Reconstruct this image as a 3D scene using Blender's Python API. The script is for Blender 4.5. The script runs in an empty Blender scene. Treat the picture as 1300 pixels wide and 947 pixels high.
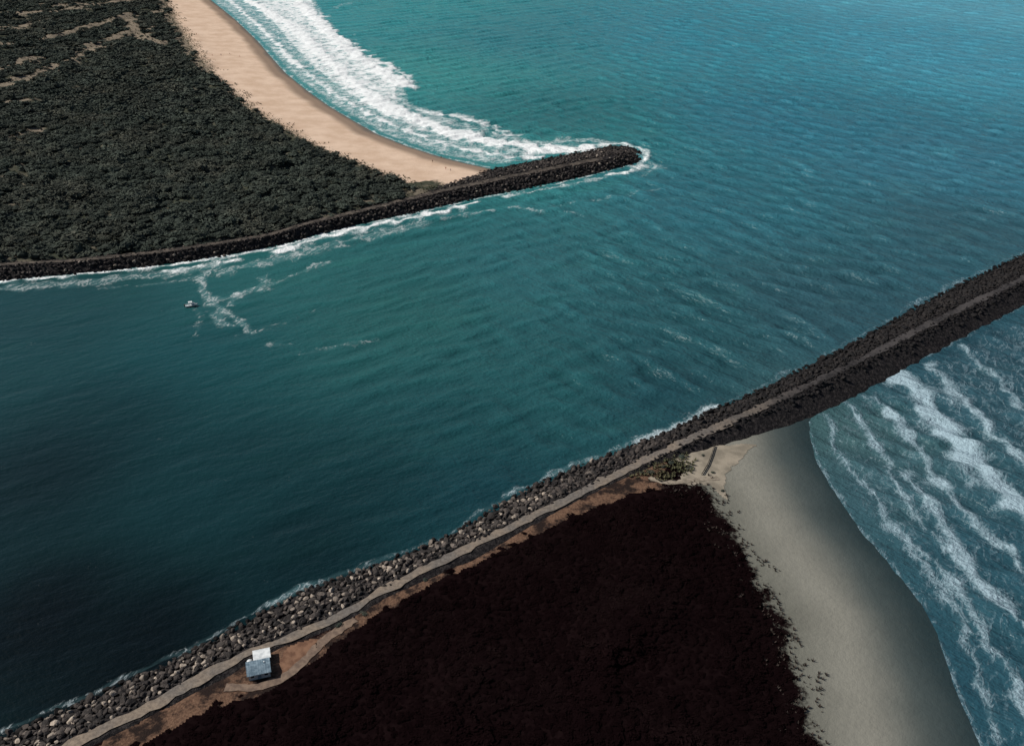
import bpy, bmesh, math, random
import numpy as np
from mathutils import Vector, Matrix
random.seed(7); rng=np.random.default_rng(11)
scene=bpy.context.scene
col=scene.collection
# ------------------------------------------------------------------ camera (a light aircraft 170 m up)
H=170.0; PITCH=math.radians(29.0); F=1264.0
cam_d=bpy.data.cameras.new("camera"); cam=bpy.data.objects.new("camera",cam_d); col.objects.link(cam)
cam.location=(0,0,H); cam.rotation_euler=(math.radians(90)-PITCH,0,0)
cam_d.sensor_width=36; cam_d.lens=35.0; cam_d.clip_start=1; cam_d.clip_end=60000
scene.camera=cam
ct,st=math.cos(PITCH),math.sin(PITCH)
def G(px,py,z=0.0):
    "survey helper: map position of a feature traced on the photograph, at ground height z"
    u=(px-650)/F; v=-(py-473.5)/F
    d=(u,ct+v*st,-st+v*ct); t=(H-z)/(-d[2])
    return (d[0]*t,d[1]*t)
def GL(l,z=0.0): return np.array([G(p[0],p[1],z) for p in l])
# ------------------------------------------------------------------ world and sun
to_sun=Vector((-0.86,0.10,0.72)).normalized()
elev=math.asin(to_sun.z); az=math.atan2(to_sun.x,to_sun.y)
w=bpy.data.worlds.new("World"); scene.world=w; w.use_nodes=True
nt=w.node_tree; nt.nodes.clear()
sky=nt.nodes.new("ShaderNodeTexSky"); sky.sky_type='NISHITA'; sky.sun_disc=False
sky.sun_elevation=elev; sky.sun_rotation=az; sky.ozone_density=1.2; sky.dust_density=1.5
bg=nt.nodes.new("ShaderNodeBackground"); bg.inputs[1].default_value=0.054
wo=nt.nodes.new("ShaderNodeOutputWorld"); nt.links.new(sky.outputs[0],bg.inputs[0]); nt.links.new(bg.outputs[0],wo.inputs[0])
sd=bpy.data.lights.new("sun",'SUN'); sd.energy=4.7; sd.angle=math.radians(0.5); sd.color=(1,0.95,0.88)
so=bpy.data.objects.new("sun",sd); col.objects.link(so); so.rotation_euler=(-to_sun).to_track_quat('-Z','Y').to_euler(); so.location=(-300,100,400)
scene.view_settings.view_transform='Standard'; scene.view_settings.look='None'; scene.view_settings.exposure=0
# ------------------------------------------------------------------ helpers
def lin(h):
    c=[int(h[i:i+2],16)/255 for i in (0,2,4)]
    return tuple(x/12.92 if x<=0.04045 else ((x+0.055)/1.055)**2.4 for x in c)
class M:
    def __init__(s,name,rough=0.9,spec=0.3):
        s.m=bpy.data.materials.new(name); s.m.use_nodes=True; s.nt=s.m.node_tree
        s.b=s.nt.nodes["Principled BSDF"]; s.b.inputs["Roughness"].default_value=rough
        s.b.inputs["Specular IOR Level"].default_value=spec
        s.geo=s.nt.nodes.new("ShaderNodeNewGeometry")
    def put(s,sock,v):
        if isinstance(v,bpy.types.NodeSocket): s.nt.links.new(v,sock)
        elif isinstance(v,(tuple,list)) and len(v)==3 and sock.type=='RGBA': sock.default_value=(*v,1)
        else: sock.default_value=v
    def math(s,op,a,b=0.0,c=None,clamp=False):
        n=s.nt.nodes.new("ShaderNodeMath"); n.operation=op; n.use_clamp=clamp
        s.put(n.inputs[0],a); s.put(n.inputs[1],b)
        if c is not None: s.put(n.inputs[2],c)
        return n.outputs[0]
    def pos(s,scale=(1,1,1),rot=0.0):
        r=s.nt.nodes.new("ShaderNodeMapping"); r.vector_type='POINT'; s.nt.links.new(s.geo.outputs["Position"],r.inputs[0]); r.inputs["Rotation"].default_value=(0,0,rot)
        n=s.nt.nodes.new("ShaderNodeMapping"); n.vector_type='POINT'; s.nt.links.new(r.outputs[0],n.inputs[0]); n.inputs["Scale"].default_value=scale
        return n.outputs[0]
    def noise(s,scale,detail=4,rough=0.55,vec=None,dist=0.0):
        n=s.nt.nodes.new("ShaderNodeTexNoise"); n.inputs["Scale"].default_value=scale; n.inputs["Detail"].default_value=detail
        n.inputs["Roughness"].default_value=rough; n.inputs["Distortion"].default_value=dist
        s.nt.links.new(vec if vec else s.geo.outputs["Position"],n.inputs["Vector"]); return n.outputs["Fac"]
    def attr(s,name,out="Fac"):
        n=s.nt.nodes.new("ShaderNodeAttribute"); n.attribute_name=name; return n.outputs[out]
    def ramp(s,v,a,b,lo=0.0,hi=1.0):
        n=s.nt.nodes.new("ShaderNodeMapRange"); n.interpolation_type='SMOOTHSTEP'
        s.put(n.inputs["Value"],v)
        for k,x in zip(("From Min","From Max","To Min","To Max"),(a,b,lo,hi)): s.put(n.inputs[k],x)
        return n.outputs[0]
    def mix(s,f,a,b,mode='MIX'):
        n=s.nt.nodes.new("ShaderNodeMix"); n.data_type='RGBA'; n.blend_type=mode
        s.put(n.inputs["Factor"],f)
        s.put(n.inputs[6],a); s.put(n.inputs[7],b); return n.outputs[2]
    def color(s,c): s.put(s.b.inputs["Base Color"],c)
    def bump(s,h,strength=1.0,dist=1.0):
        n=s.nt.nodes.new("ShaderNodeBump"); n.inputs["Strength"].default_value=strength; n.inputs["Distance"].default_value=dist
        s.nt.links.new(h,n.inputs["Height"]); s.nt.links.new(n.outputs[0],s.b.inputs["Normal"])
def simple(name,c1,c2,scale=2.0,rough=0.85,bump=0.0,spec=0.3):
    m=M(name,rough,spec); n=m.noise(scale,4); m.color(m.mix(m.ramp(n,0.35,0.65),c1,c2))
    if bump: m.bump(n,1.0,bump)
    return m.m
def np_mesh(name,V,Fc,smooth=False):
    V=np.asarray(V,dtype=np.float32); Fc=np.asarray(Fc,dtype=np.int32); me=bpy.data.meshes.new(name)
    m,k=Fc.shape
    me.vertices.add(len(V)); me.vertices.foreach_set("co",V.ravel())
    me.loops.add(m*k); me.loops.foreach_set("vertex_index",Fc.ravel())
    me.polygons.add(m); me.polygons.foreach_set("loop_start",np.arange(0,m*k,k,dtype=np.int32))
    me.update(calc_edges=True)
    me.polygons.foreach_set("use_smooth",np.full(m,smooth)); me.update()
    return me
def add(name,me,mat=None,kind=None,label=None,cat=None,group=None,parent=None,loc=None):
    o=bpy.data.objects.new(name,me); col.objects.link(o)
    if mat: me.materials.append(mat)
    if kind: o["kind"]=kind
    if label: o["label"]=label
    if cat: o["category"]=cat
    if group: o["group"]=group
    if parent: o.parent=parent
    if loc is not None: o.location=loc
    return o
def fattr(me,name,arr):
    a=me.attributes.new(name,'FLOAT','POINT'); a.data.foreach_set("value",np.asarray(arr,dtype=np.float32))
def cattr(me,name,arr):
    a=me.attributes.new(name,'FLOAT_COLOR','POINT'); r=np.ones((len(arr),4),dtype=np.float32); r[:,:3]=arr; a.data.foreach_set("color",r.ravel())
def pdist(P,L,maxd=1e9):
    L=np.asarray(L); D=np.full(len(P),1e6)
    if maxd<1e8:
        lo=L.min(0)-maxd; hi=L.max(0)+maxd
        idx=np.where((P[:,0]>lo[0])&(P[:,0]<hi[0])&(P[:,1]>lo[1])&(P[:,1]<hi[1]))[0]
    else: idx=np.arange(len(P))
    Q=P[idx]; d=np.full(len(Q),1e6)
    for a,b in zip(L[:-1],L[1:]):
        ab=b-a; t=np.clip(((Q-a)@ab)/max(ab@ab,1e-9),0,1)
        c=a+t[:,None]*ab; d=np.minimum(d,np.hypot(Q[:,0]-c[:,0],Q[:,1]-c[:,1]))
    D[idx]=d; return D
def inside(P,poly):
    poly=np.asarray(poly); r=np.zeros(len(P),bool); n=len(poly); x,y=P[:,0],P[:,1]
    for i in range(n):
        x1,y1=poly[i]; x2,y2=poly[(i+1)%n]
        if y1==y2: continue
        c=((y1>y)!=(y2>y))&(x<(x2-x1)*(y-y1)/(y2-y1)+x1); r^=c
    return r
_ns=[(rng.uniform(0,2*math.pi),rng.uniform(0,2*math.pi)) for _ in range(24)]
def snoise(P,wl,k=0):
    s=np.zeros(len(P))
    for i in range(6):
        a,ph=_ns[(i*3+k)%24]; f=2*math.pi/wl*(0.6+0.25*i)
        s+=np.sin((P[:,0]*math.cos(a)+P[:,1]*math.sin(a))*f+ph+1.3*np.sin((P[:,0]*math.sin(a)-P[:,1]*math.cos(a))*f*0.7+ph*2))
    return s/3.2
def axis(segs,lo,hi):
    a=[]
    for (p,q,s) in segs: a+=list(np.arange(p,q,s))
    a.append(segs[-1][1])
    s=segs[0][2]; x=a[0]; pre=[]
    while x>lo: s*=1.3; x-=s; pre.append(x)
    s=segs[-1][2]; x=a[-1]; post=[]
    while x<hi: s*=1.3; x+=s; post.append(x)
    return np.array(pre[::-1]+a+post)
def gridmesh(xs,ys):
    X,Y=np.meshgrid(xs,ys); P=np.stack([X.ravel(),Y.ravel()],1); nx,ny=len(xs),len(ys)
    i=np.arange(nx*ny).reshape(ny,nx)
    Fc=np.stack([i[:-1,:-1].ravel(),i[:-1,1:].ravel(),i[1:,1:].ravel(),i[1:,:-1].ravel()],1)
    return P,Fc
def sstep(x,a,b):
    t=np.clip((x-a)/(b-a),0,1); return t*t*(3-2*t)
# ------------------------------------------------------------------ surveyed outlines
ZC=4.0
S_ST=[((-110,988),(-20,990),(2,997)),((20,927),(108,928),(130,935)),((110,890),(192,888),(212,895)),((180,858),(250,854),(268,860)),((240,830),(300,828),(315,834)),((300,799),(352,805),(365,812)),
((345,770),(405,793),(416,800)),((385,748),(442,771),(452,778)),((440,732),(491,739),(501,746)),((500,710),(555,708),(564,715)),
((565,686),(611,682),(620,689)),((605,660),(660,658),(668,665)),((645,636),(710,633),(718,640)),((700,606),(760,608),(768,615)),
((760,583),(810,583),(819,590)),((800,568),(850,563),(858,571)),((850,548),(888,545),(899,553)),((900,523),(930,528),(940,534)),
((960,498),(985,503),(996,508)),((1030,464),(1060,468),(1070,473)),((1100,427),(1120,437),(1131,442)),((1160,393),(1190,401),(1200,406)),
((1220,361),(1250,372),(1260,377)),((1275,335),(1305,347),(1315,351)),((1345,303),(1375,313),(1385,317))]
S_TOE=[((760,583),(819,590),(824,594)),((800,568),(858,571),(864,577)),((850,548),(899,553),(908,565)),((900,523),(940,534),(960,548)),((960,498),(996,508),(1028,522)),((1030,464),(1070,473),(1096,487)),
((1100,427),(1131,442),(1160,455)),((1160,393),(1200,406),(1226,419)),((1220,361),(1260,377),(1286,388)),((1275,335),(1315,351),(1340,363)),((1345,303),(1385,317),(1410,329))]
N_ST=[((-220,379),(-220,356),(-220,351)),((-120,368),(-120,348),(-120,343)),((0,356),(0,338),(0,334)),((100,347),(100,332),(103,328)),((200,337),(200,322),(202,318)),
((260,328),(260,313),(261,309)),((350,313),(345,300),(345,296)),((400,298),(390,285),(389,281)),((450,286),(440,274),(438,270)),((520,271),(510,257),(508,253)),
((560,262),(550,247),(547,243)),((600,252),(590,238),(587,234)),((650,243),(640,228),(637,224)),((700,233),(689,218),(687,214)),((740,224),(734,209),(732,205)),
((775,216),(767,203),(764,199)),((800,209),(785,199),(783,196))]
N_TOE=[((560,262),(547,243),(540,236)),((600,252),(587,234),(580,227)),((650,243),(637,224),(630,214)),((700,233),(687,214),(684,204)),
((740,224),(732,205),(728,195)),((775,216),(764,199),(757,189)),((800,209),(783,196),(778,186))]
S_WL=GL([s[0] for s in S_ST]); N_WL=GL([s[0] for s in N_ST]); S_TW=GL([s[2] for s in S_TOE])
N_BEACH=np.vstack([GL([(640,222),(622,214),(590,207),(555,198),(518,186),(480,171),(448,153),(418,135),(390,115),(363,93),(345,73),(328,53),(300,26),(268,0),(232,-25),(190,-48),(120,-72)]),[[-1400,3000],[-4000,7000],[-20000,15000]]])
S_BEACH=np.vstack([GL([(1040,516),(1028,535),(1030,560),(1040,590),(1065,632),(1100,682),(1140,727),(1180,780),(1200,830),(1213,870),(1250,960)]),[[100,80],[104,-100],[130,-1500],[2000,-20000]]])
N_POLY=np.vstack([[[-20000,-3000],[-3000,-400],[-700,200]],N_WL[:13],N_BEACH,[[-20000,15000]]])
S_POLY=np.vstack([[[-20000,-9000],[-3000,-1500],[-400,-70]],S_WL[:19],S_BEACH,[[2000,-20000],[-20000,-20000]]])
N_RIV=np.vstack([[[-20000,-3000],[-3000,-400],[-700,200]],N_WL[:13]])
S_RIV=np.vstack([[[-20000,-9000],[-3000,-1500],[-400,-70]],S_WL[:19]])
N_VEG=np.vstack([GL([(150,-62),(192,-30),(208,-5),(220,25),(245,64),(274,101),(311,134),(350,158),(397,185),(468,215),(532,240),(512,252),(437,268),(388,280),(345,294),(262,307),(203,316),(105,325),(0,331),(-220,348)],3.6),[[-900,300],[-1100,1900]]])
S_VEG=np.vstack([GL([(140,975),(200,930),(262,898),(330,880),(378,850),(425,816),(470,785),(520,757),(580,725),(640,699),(700,668),(745,648),(800,628),(850,618),(888,613),(908,632),(920,664),(948,697),(962,727),(975,762),(996,802),(1015,857),(1040,960)],3.6),[[60,60],[-110,60]]])
def ground_h(P):
    h=np.full(len(P),-4.0); beach=np.full(len(P),-1e3); dirt=np.zeros(len(P))
    for poly,riv,bch in ((N_POLY,N_RIV,N_BEACH),(S_POLY,S_RIV,S_BEACH)):
        ins=inside(P,poly); dr=pdist(P,riv); db=pdist(P,bch)
        hb=np.minimum(db*0.07,3.6); d=np.minimum(dr,db)
        hi=np.minimum(np.clip((dr-3)*0.27,-1,3.75),hb)
        dune=sstep(np.minimum(db-40,dr-22),0,40)
        hi=hi+dune*(1.2+1.2*snoise(P,46,2)+0.6*snoise(P,19,5))
        h=np.where(ins,hi,np.maximum(h,-np.minimum(0.12*d+0.03,4.0)))
        beach=np.where(ins,db,beach); dirt=np.where(ins&(dr<30),sstep(db,28,55),dirt)
    ground_h.dirt=dirt
    return h,beach
clear=[([(-20,115),(40,100),(90,77),(140,50),(200,36)],9),([(-20,62),(60,52),(130,30),(200,18)],13),([(60,10),(140,5),(200,0)],15),([(-20,180),(15,175),(45,170)],6),([(120,62),(160,45)],9),([(0,40),(50,30)],12),([(-20,20),(60,18),(110,12)],13),([(204,0),(220,30),(241,62),(262,90)],9),([(0,90),(50,75)],10),([(160,20),(180,50),(215,60)],8),([(-20,140),(40,128)],5)]
# ------------------------------------------------------------------ ground
xs=axis([(-620,-300,4),(-300,200,1.6),(200,620,6)],-22000,22000); ys=axis([(118,420,1.5),(420,700,2.0),(700,1250,4)],-22000,22000)
P,Fc=gridmesh(xs,ys); gh,gb=ground_h(P); dirt=ground_h.dirt
PW=P+np.column_stack([snoise(P,13,1),snoise(P,11,4)])*2.0
nveg=inside(PW,N_VEG); sveg=inside(PW,S_VEG)
dvn=pdist(PW,np.vstack([N_VEG,N_VEG[:1]]),40); dvs=pdist(PW,np.vstack([S_VEG,S_VEG[:1]]),40)
far_land=((P[:,0]<-620)|(P[:,1]>1500)|(P[:,1]<60))&(gb>60)
veg=np.maximum(np.where(nveg,0.5+dvn/12,0.5-dvn/26),np.where(sveg,0.5+dvs/8,0.5-dvs/8)); veg=np.clip(veg,0,1); veg[far_land]=1; veg=np.maximum(veg,dirt)
opn=np.zeros(len(P))
for l,wd in clear: opn=np.maximum(opn,1-sstep(pdist(P,GL(l,3.7),60)/wd,0.5,1.5))
south=(P[:,1]<320+0.55*P[:,0]).astype(float); k_=P[:,0]<-250; south[k_]=(P[k_][:,1]<250)
me=np_mesh("ground",np.column_stack([P,gh]),Fc,True)
fattr(me,"veg",veg); fattr(me,"beachdist",np.clip(gb,-10,300)); fattr(me,"southern",south); fattr(me,"clearing",opn)
m=M("sand_and_heath",1.0,0.0)
n1=m.noise(0.03,3,0.5); n2=m.noise(0.6,5,0.65); n3=m.noise(4,3); nb=m.noise(0.07,5,0.65)
bd=m.math('ADD',m.attr("beachdist"),m.math('MULTIPLY',m.math('SUBTRACT',n1,0.5),9.0))
vg=m.math('ADD',m.attr("veg"),m.math('MULTIPLY',m.math('SUBTRACT',n2,0.5),1.1))
sn=m.mix(m.ramp(nb,0.3,0.7),(0.58,0.42,0.305),(0.72,0.55,0.42))
sn=m.mix(m.ramp(n3,0.3,0.8,0,0.25),sn,(0.40,0.28,0.20))
sn=m.mix(m.ramp(bd,7,15),(0.27,0.20,0.150),sn)
sn=m.mix(m.ramp(bd,0,5),(0.14,0.125,0.11),sn)
ss=m.mix(m.ramp(bd,9,24),(0.072,0.090,0.088),(0.245,0.240,0.205))  # southern sand greyed and darkened, cloud shade put into its colour
ss=m.mix(m.ramp(bd,24,38),ss,(0.155,0.155,0.130))
ss=m.mix(m.ramp(bd,0,13),(0.026,0.044,0.049),ss)
ss=m.mix(m.ramp(nb,0.3,0.8,0.0,0.3),ss,m.mix(1.0,ss,(0.6,0.6,0.6),'MULTIPLY'))
ss=m.mix(m.ramp(n2,0.4,0.9,0.0,0.18),ss,(0.07,0.075,0.065))
sand=m.mix(m.attr("southern"),sn,ss)
hn=m.mix(m.ramp(m.math('ADD',nb,m.math('MULTIPLY',m.attr("clearing"),0.30)),0.48,0.72),(0.052,0.058,0.042),(0.23,0.19,0.145)); hn=m.mix(m.ramp(n2,0.4,0.7,0,0.55),hn,(0.070,0.072,0.052))
hs=m.mix(m.ramp(n2,0.35,0.65),(0.0045,0.0022,0.0026),(0.0085,0.0045,0.0048))  # heath ground near black: its own maroon plus painted cloud shade
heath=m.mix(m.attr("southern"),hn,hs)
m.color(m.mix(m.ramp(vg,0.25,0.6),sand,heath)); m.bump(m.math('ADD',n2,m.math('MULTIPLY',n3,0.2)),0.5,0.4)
ground=add("ground",me,m.m,kind="structure"); ground["label"]="sandy ground with beaches, dunes and heath beside the river mouth"
# ------------------------------------------------------------------ sea
xs=axis([(-620,-300,3.2),(-300,330,1.25),(330,640,3.0)],-24000,24000); ys=axis([(120,350,1.0),(350,620,1.3),(620,1260,2.6)],-24000,24000)
P,Fc=gridmesh(xs,ys)
z=np.zeros(len(P))
sub=np.where((np.abs(P[:,0])<900)&(P[:,1]>60)&(P[:,1]<1600))[0]; Q=P[sub]
W=rng.random((60,4)); 
mixc=sstep(Q[:,0]-0.1*(Q[:,1]-300),-70,90)
cal=0.08+0.92*sstep(Q[:,0]+0.35*(Q[:,1]-250),-120,90)
zz=np.zeros(len(Q)); detailfade=1-sstep(Q[:,1],750,1300)
side=1-sstep(np.abs(Q[:,0]),330,470)
for i in range(60):
    sysA=i%2==0
    spread=36 if i%4 else 80
    th=math.radians((56 if sysA else 124)+ (W[i,0]-0.5)*spread)
    lam=6.0*(18/6.0)**(W[i,1]**1.1); k=2*math.pi/lam; a=0.0098*lam
    ph=W[i,2]*6.28+ (snoise(Q,110,i%7)*1.8)
    wgt=(mixc if sysA else (1-0.8*mixc)*0.8)
    if lam<14: wgt=wgt*np.maximum(detailfade*side,0.0 if lam<9 else 0.45)
    s=np.sin(k*(Q[:,0]*math.cos(th)+Q[:,1]*math.sin(th))+ph)
    zz+=a*wgt*(s+0.22*(2*s*s-1))
patch_=0.85+0.4*snoise(Q,65,3)
zz*=np.clip(patch_,0.4,1.3)*cal
edge=np.minimum(1,np.minimum((900-np.abs(Q[:,0]))/200,(1600-Q[:,1])/300)); zz*=np.clip(edge,0,1)
dsh=np.minimum(pdist(Q,N_BEACH,60),pdist(Q,S_BEACH,60)); dsr=np.minimum(np.minimum(pdist(Q,N_WL,30),pdist(Q,S_WL,30)),pdist(Q,S_TW,30))
zz*=0.03+0.97*sstep(dsh,2,24); zz*=0.2+0.8*sstep(dsr,0,12)
foam=np.zeros(len(Q)); crest=np.zeros(len(Q))
def band(pts,width,val,lift=0.0,world=False):
    global foam,crest
    L=np.asarray(pts) if world else GL(pts)
    QQ=Q+np.column_stack([snoise(Q,17,2),snoise(Q,15,5)])*min(width,4)*0.55
    wob=1+0.5*snoise(Q,26,1)
    d=pdist(QQ,L,width*3+5)/(width*np.clip(wob,0.3,1.7))
    f=val*(1-sstep(d,0.2,1.7)); foam=np.maximum(foam,f)
    if lift: crest=np.maximum(crest,lift*np.exp(-(d*1.2)**2))
def area(pts,val,soft):
    global foam
    L=GL(pts); ins=inside(Q,L); d=pdist(Q,np.vstack([L,L[:1]]),soft+5)
    f=np.where(ins,sstep(d,0,soft),0)*val; foam=np.maximum(foam,f)
area([(262,-5),(395,-30),(405,0),(428,40),(480,76),(518,104),(526,130),(580,150),(655,172),(748,186),(700,198),(640,212),(600,207),(555,198),(480,171),(418,135),(363,93),(328,53)],0.68,6)
area([(300,-30),(395,-30),(404,5),(426,45),(476,80),(512,108),(515,132),(560,152),(600,170),(560,172),(480,150),(425,115),(380,78),(335,25)],0.90,8)
band([(285,-15),(330,8),(372,36),(410,70),(440,98),(475,128),(520,150),(575,170),(620,180),(690,190),(740,190)],10,1.12,0.9)
band([(355,-20),(375,0),(405,30),(440,62),(480,88),(510,108)],11,1.15,1.0)
band([(290,0),(340,43),(368,75),(420,116),(480,151),(540,176),(600,192),(650,200),(690,200)],3.6,0.95,0.4)
band([(268,-2),(328,53),(363,93),(418,135),(480,171),(555,198),(622,213)],1.4,0.74)
band([(470,72),(520,98),(525,112)],4,0.9); band([(420,12),(440,5)],5,0.5); band([(530,140),(590,150),(650,170)],6,0.85)
band([(700,196),(735,190),(760,186),(790,182),(812,188),(820,199),(815,210),(795,219),(770,224)],3.2,0.84,0.3)
band([(690,188),(712,178),(745,178),(780,180)],6,0.64); band([(820,205),(838,212),(815,222)],3,0.55); band([(770,224),(735,233),(690,240),(640,250)],2.4,0.68)
band(N_WL[:9]+np.array([0.5,-1.4]),2.2,0.90,world=True); band(N_WL[8:]+np.array([0.5,-1.2]),1.2,0.72,world=True)
band([(0,366),(120,357),(215,348),(245,343),(300,332)],5,0.55)
band([(215,345),(245,340),(300,330)],3.5,0.78)
band([(352,320),(400,304),(440,294),(490,283),(530,275),(565,267),(600,258)],3.6,0.94)
band([(290,343),(350,330),(410,313),(480,296),(540,283)],6,0.56)
for p,wd,v in [([(262,345),(255,360),(262,375),(272,388),(285,396),(300,405),(322,422)],2.3,0.60),([(272,398),(282,410),(296,414)],2.3,0.60),
 ([(270,380),(300,376),(330,368),(335,352)],2.8,0.56),([(292,388),(302,372),(330,365)],2,0.58),([(330,366),(365,352),(400,338),(420,332)],2.2,0.50),
 ([(380,450),(420,440),(480,432)],2,0.42),([(340,440),(365,436)],1.6,0.42),([(250,425),(255,400),(245,390)],2,0.40),([(300,425),(345,415),(400,395)],2,0.36),([(560,278),(600,272),(625,268)],1.8,0.56),([(648,264),(668,264),(688,269)],1.8,0.62),([(718,268),(742,275)],1.6,0.58),
 ([(700,262),(745,255),(800,246),(835,240)],1.8,0.42),([(130,366),(220,358),(262,350)],2.5,0.45)]: band(p,wd,v)
L=S_WL+np.array([-1.0,1.2]); band(L,1.1,0.50,world=True)
band([(812,558),(850,548),(880,532),(912,514)],2.8,0.84); band([(340,768),(385,745),(400,742)],1.6,0.72); band([(640,630),(700,602),(760,578)],1.4,0.62)
band([(1150,390),(1190,374),(1225,354)],2.4,0.62); band([(985,483),(1000,473)],1.5,0.55)
area([(1030,524),(1100,490),(1165,457),(1230,420),(1300,388),(1500,370),(1500,1000),(1260,960),(1200,830),(1140,727),(1065,632),(1030,560)],0.37,6)
area([(1130,485),(1165,457),(1230,420),(1310,385),(1500,380),(1500,640),(1300,620),(1230,570),(1190,530)],0.47,10)
band(S_TW[4:]+np.array([0.8,-1.2]),1.6,0.62,world=True)
for p,wd,v,l in [([(1028,535),(1030,560),(1040,590),(1065,632),(1100,682),(1140,727),(1180,780),(1200,830),(1213,870),(1250,960)],0.9,0.72,0),
 ([(1050,528),(1060,565),(1085,600),(1118,640),(1150,690),(1190,738),(1222,790),(1240,857),(1270,940)],1.6,0.80,0.15),
 ([(1080,515),(1100,545),(1125,585),(1145,625),(1172,665),(1205,700)],1.9,0.86,0.3),
 ([(1128,668),(1168,696),(1200,728),(1232,775),(1260,820),(1290,870),(1320,930)],2.0,0.84,0.35),
 ([(1150,600),(1185,650),(1215,700),(1250,745),(1290,785),(1350,830)],2.8,0.92,0.5),
 ([(1105,505),(1140,530),(1168,575),(1200,620),(1240,665),(1300,720),(1350,750)],2.2,0.88,0.4),
 ([(1142,480),(1172,500),(1192,535),(1225,572),(1262,614),(1300,644),(1370,684)],6.5,1.05,0.8),
 ([(1178,462),(1205,490),(1235,520),(1268,558),(1310,590)],2.8,0.90,0.6),
 ([(1220,440),(1262,480),(1300,520),(1340,550)],2.2,0.84,0.6)]: band(p,wd,v,l)
crest*=sstep(dsr,2,12)*sstep(dsh,2,16)
z[sub]=zz+crest*(0.7+0.3*snoise(Q,12,4))
fo=np.zeros(len(P)); fo[sub]=foam
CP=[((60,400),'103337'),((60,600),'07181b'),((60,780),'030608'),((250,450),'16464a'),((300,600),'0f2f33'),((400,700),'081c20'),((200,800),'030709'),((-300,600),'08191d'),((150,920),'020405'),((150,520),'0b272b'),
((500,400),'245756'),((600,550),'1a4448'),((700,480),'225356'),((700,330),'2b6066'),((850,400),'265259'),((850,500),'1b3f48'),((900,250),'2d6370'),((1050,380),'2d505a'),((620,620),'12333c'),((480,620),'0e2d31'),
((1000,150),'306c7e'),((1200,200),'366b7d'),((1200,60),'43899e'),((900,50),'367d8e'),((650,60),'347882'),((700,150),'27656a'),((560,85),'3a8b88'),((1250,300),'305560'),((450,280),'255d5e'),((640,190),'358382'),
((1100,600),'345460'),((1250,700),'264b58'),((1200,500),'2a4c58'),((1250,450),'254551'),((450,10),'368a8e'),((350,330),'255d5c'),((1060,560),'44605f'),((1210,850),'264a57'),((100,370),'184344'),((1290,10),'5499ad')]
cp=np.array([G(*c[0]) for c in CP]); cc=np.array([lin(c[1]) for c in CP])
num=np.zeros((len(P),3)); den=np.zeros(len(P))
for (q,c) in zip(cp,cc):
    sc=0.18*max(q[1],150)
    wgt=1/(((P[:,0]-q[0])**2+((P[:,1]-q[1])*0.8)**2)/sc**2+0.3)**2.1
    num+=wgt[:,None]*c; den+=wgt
tint=num/den[:,None]  # water colours also carry a vignette darkening towards the near left
shade=np.zeros(len(P)); shade[sub]=np.where(Q[:,1]<330+0.72*Q[:,0],1.0,0.0)*sstep(Q[:,0],20,100)  # southern foam and milky water greyed, shade put into their colour
shade=np.maximum(shade,0.6*(pdist(P,S_WL,20)<8))
me=np_mesh("sea",np.column_stack([P,z]),Fc,True)
fattr(me,"foam",fo); cattr(me,"tint",tint); fattr(me,"foamshade",shade)
m=M("sea_water",0.22,0.36); m.b.inputs["IOR"].default_value=1.33
fm=m.attr("foam"); shade_=m.attr("foamshade")
a1=m.noise(0.16,6,0.64,dist=0.5); a2=m.noise(1.1,3,0.6)
a3=m.noise(0.33,4,0.6,m.pos((1.0,0.45,1),math.radians(25)),0.6)
lace=m.ramp(m.math('ABSOLUTE',m.math('SUBTRACT',a3,0.5)),0.0,0.055,1.0,0.0)
s1=m.math('ADD',fm,m.math('ADD',m.math('MULTIPLY',m.math('SUBTRACT',a1,0.5),m.math('SUBTRACT',1.4,m.math('MULTIPLY',shade_,0.50))),m.math('MULTIPLY',m.math('SUBTRACT',a2,0.5),0.6)))
solid=m.ramp(s1,0.58,m.math('ADD',1.0,m.math('MULTIPLY',shade_,0.06)))
thin=m.math('MULTIPLY',m.math('MULTIPLY',lace,m.ramp(s1,0.25,0.75)),0.55)
ff=m.math('MAXIMUM',solid,thin)
milk=m.ramp(fm,0.25,0.95,0.0,0.50)
silt=m.ramp(m.noise(0.05,4,0.6,m.pos((1.0,0.3,1),math.radians(-118)),0.5),0.52,0.75,0.0,0.22)
tc=m.mix(silt,m.attr("tint","Color"),m.mix(1.0,m.attr("tint","Color"),(1.7,1.55,1.25),'MULTIPLY'))
def swell(ang):
    big_=m.noise(0.085,2,0.5,m.pos((1.0,0.30,1),math.radians(ang)),0.1)
    sm=m.noise(0.27,4,0.58,m.pos((1.0,0.40,1),math.radians(ang+4)),0.1)
    return m.math('ADD',m.math('MULTIPLY',big_,1.7),m.math('MULTIPLY',sm,2.0))
sx=m.nt.nodes.new("ShaderNodeSeparateXYZ"); m.nt.links.new(m.geo.outputs["Position"],sx.inputs[0])
fld=m.math('ADD',sx.outputs["X"],m.math('MULTIPLY',sx.outputs["Y"],0.30))
open_=m.ramp(fld,-60,190,0.25,1.0)
swA=swell(-56); swB=swell(-124)
mx=m.ramp(fld,40,190)
sw=m.math('ADD',m.math('MULTIPLY',swA,mx),m.math('MULTIPLY',swB,m.math('SUBTRACT',1.0,mx)))
r1=m.noise(0.8,4,0.6,m.pos((1.0,0.6,1),math.radians(-50)),0.1)
hgt=m.math('MULTIPLY',m.math('ADD',m.math('MULTIPLY',r1,0.75),sw),open_)
hgt=m.math('ADD',hgt,m.math('MULTIPLY',m.math('MULTIPLY',ff,a2),0.6))
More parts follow.
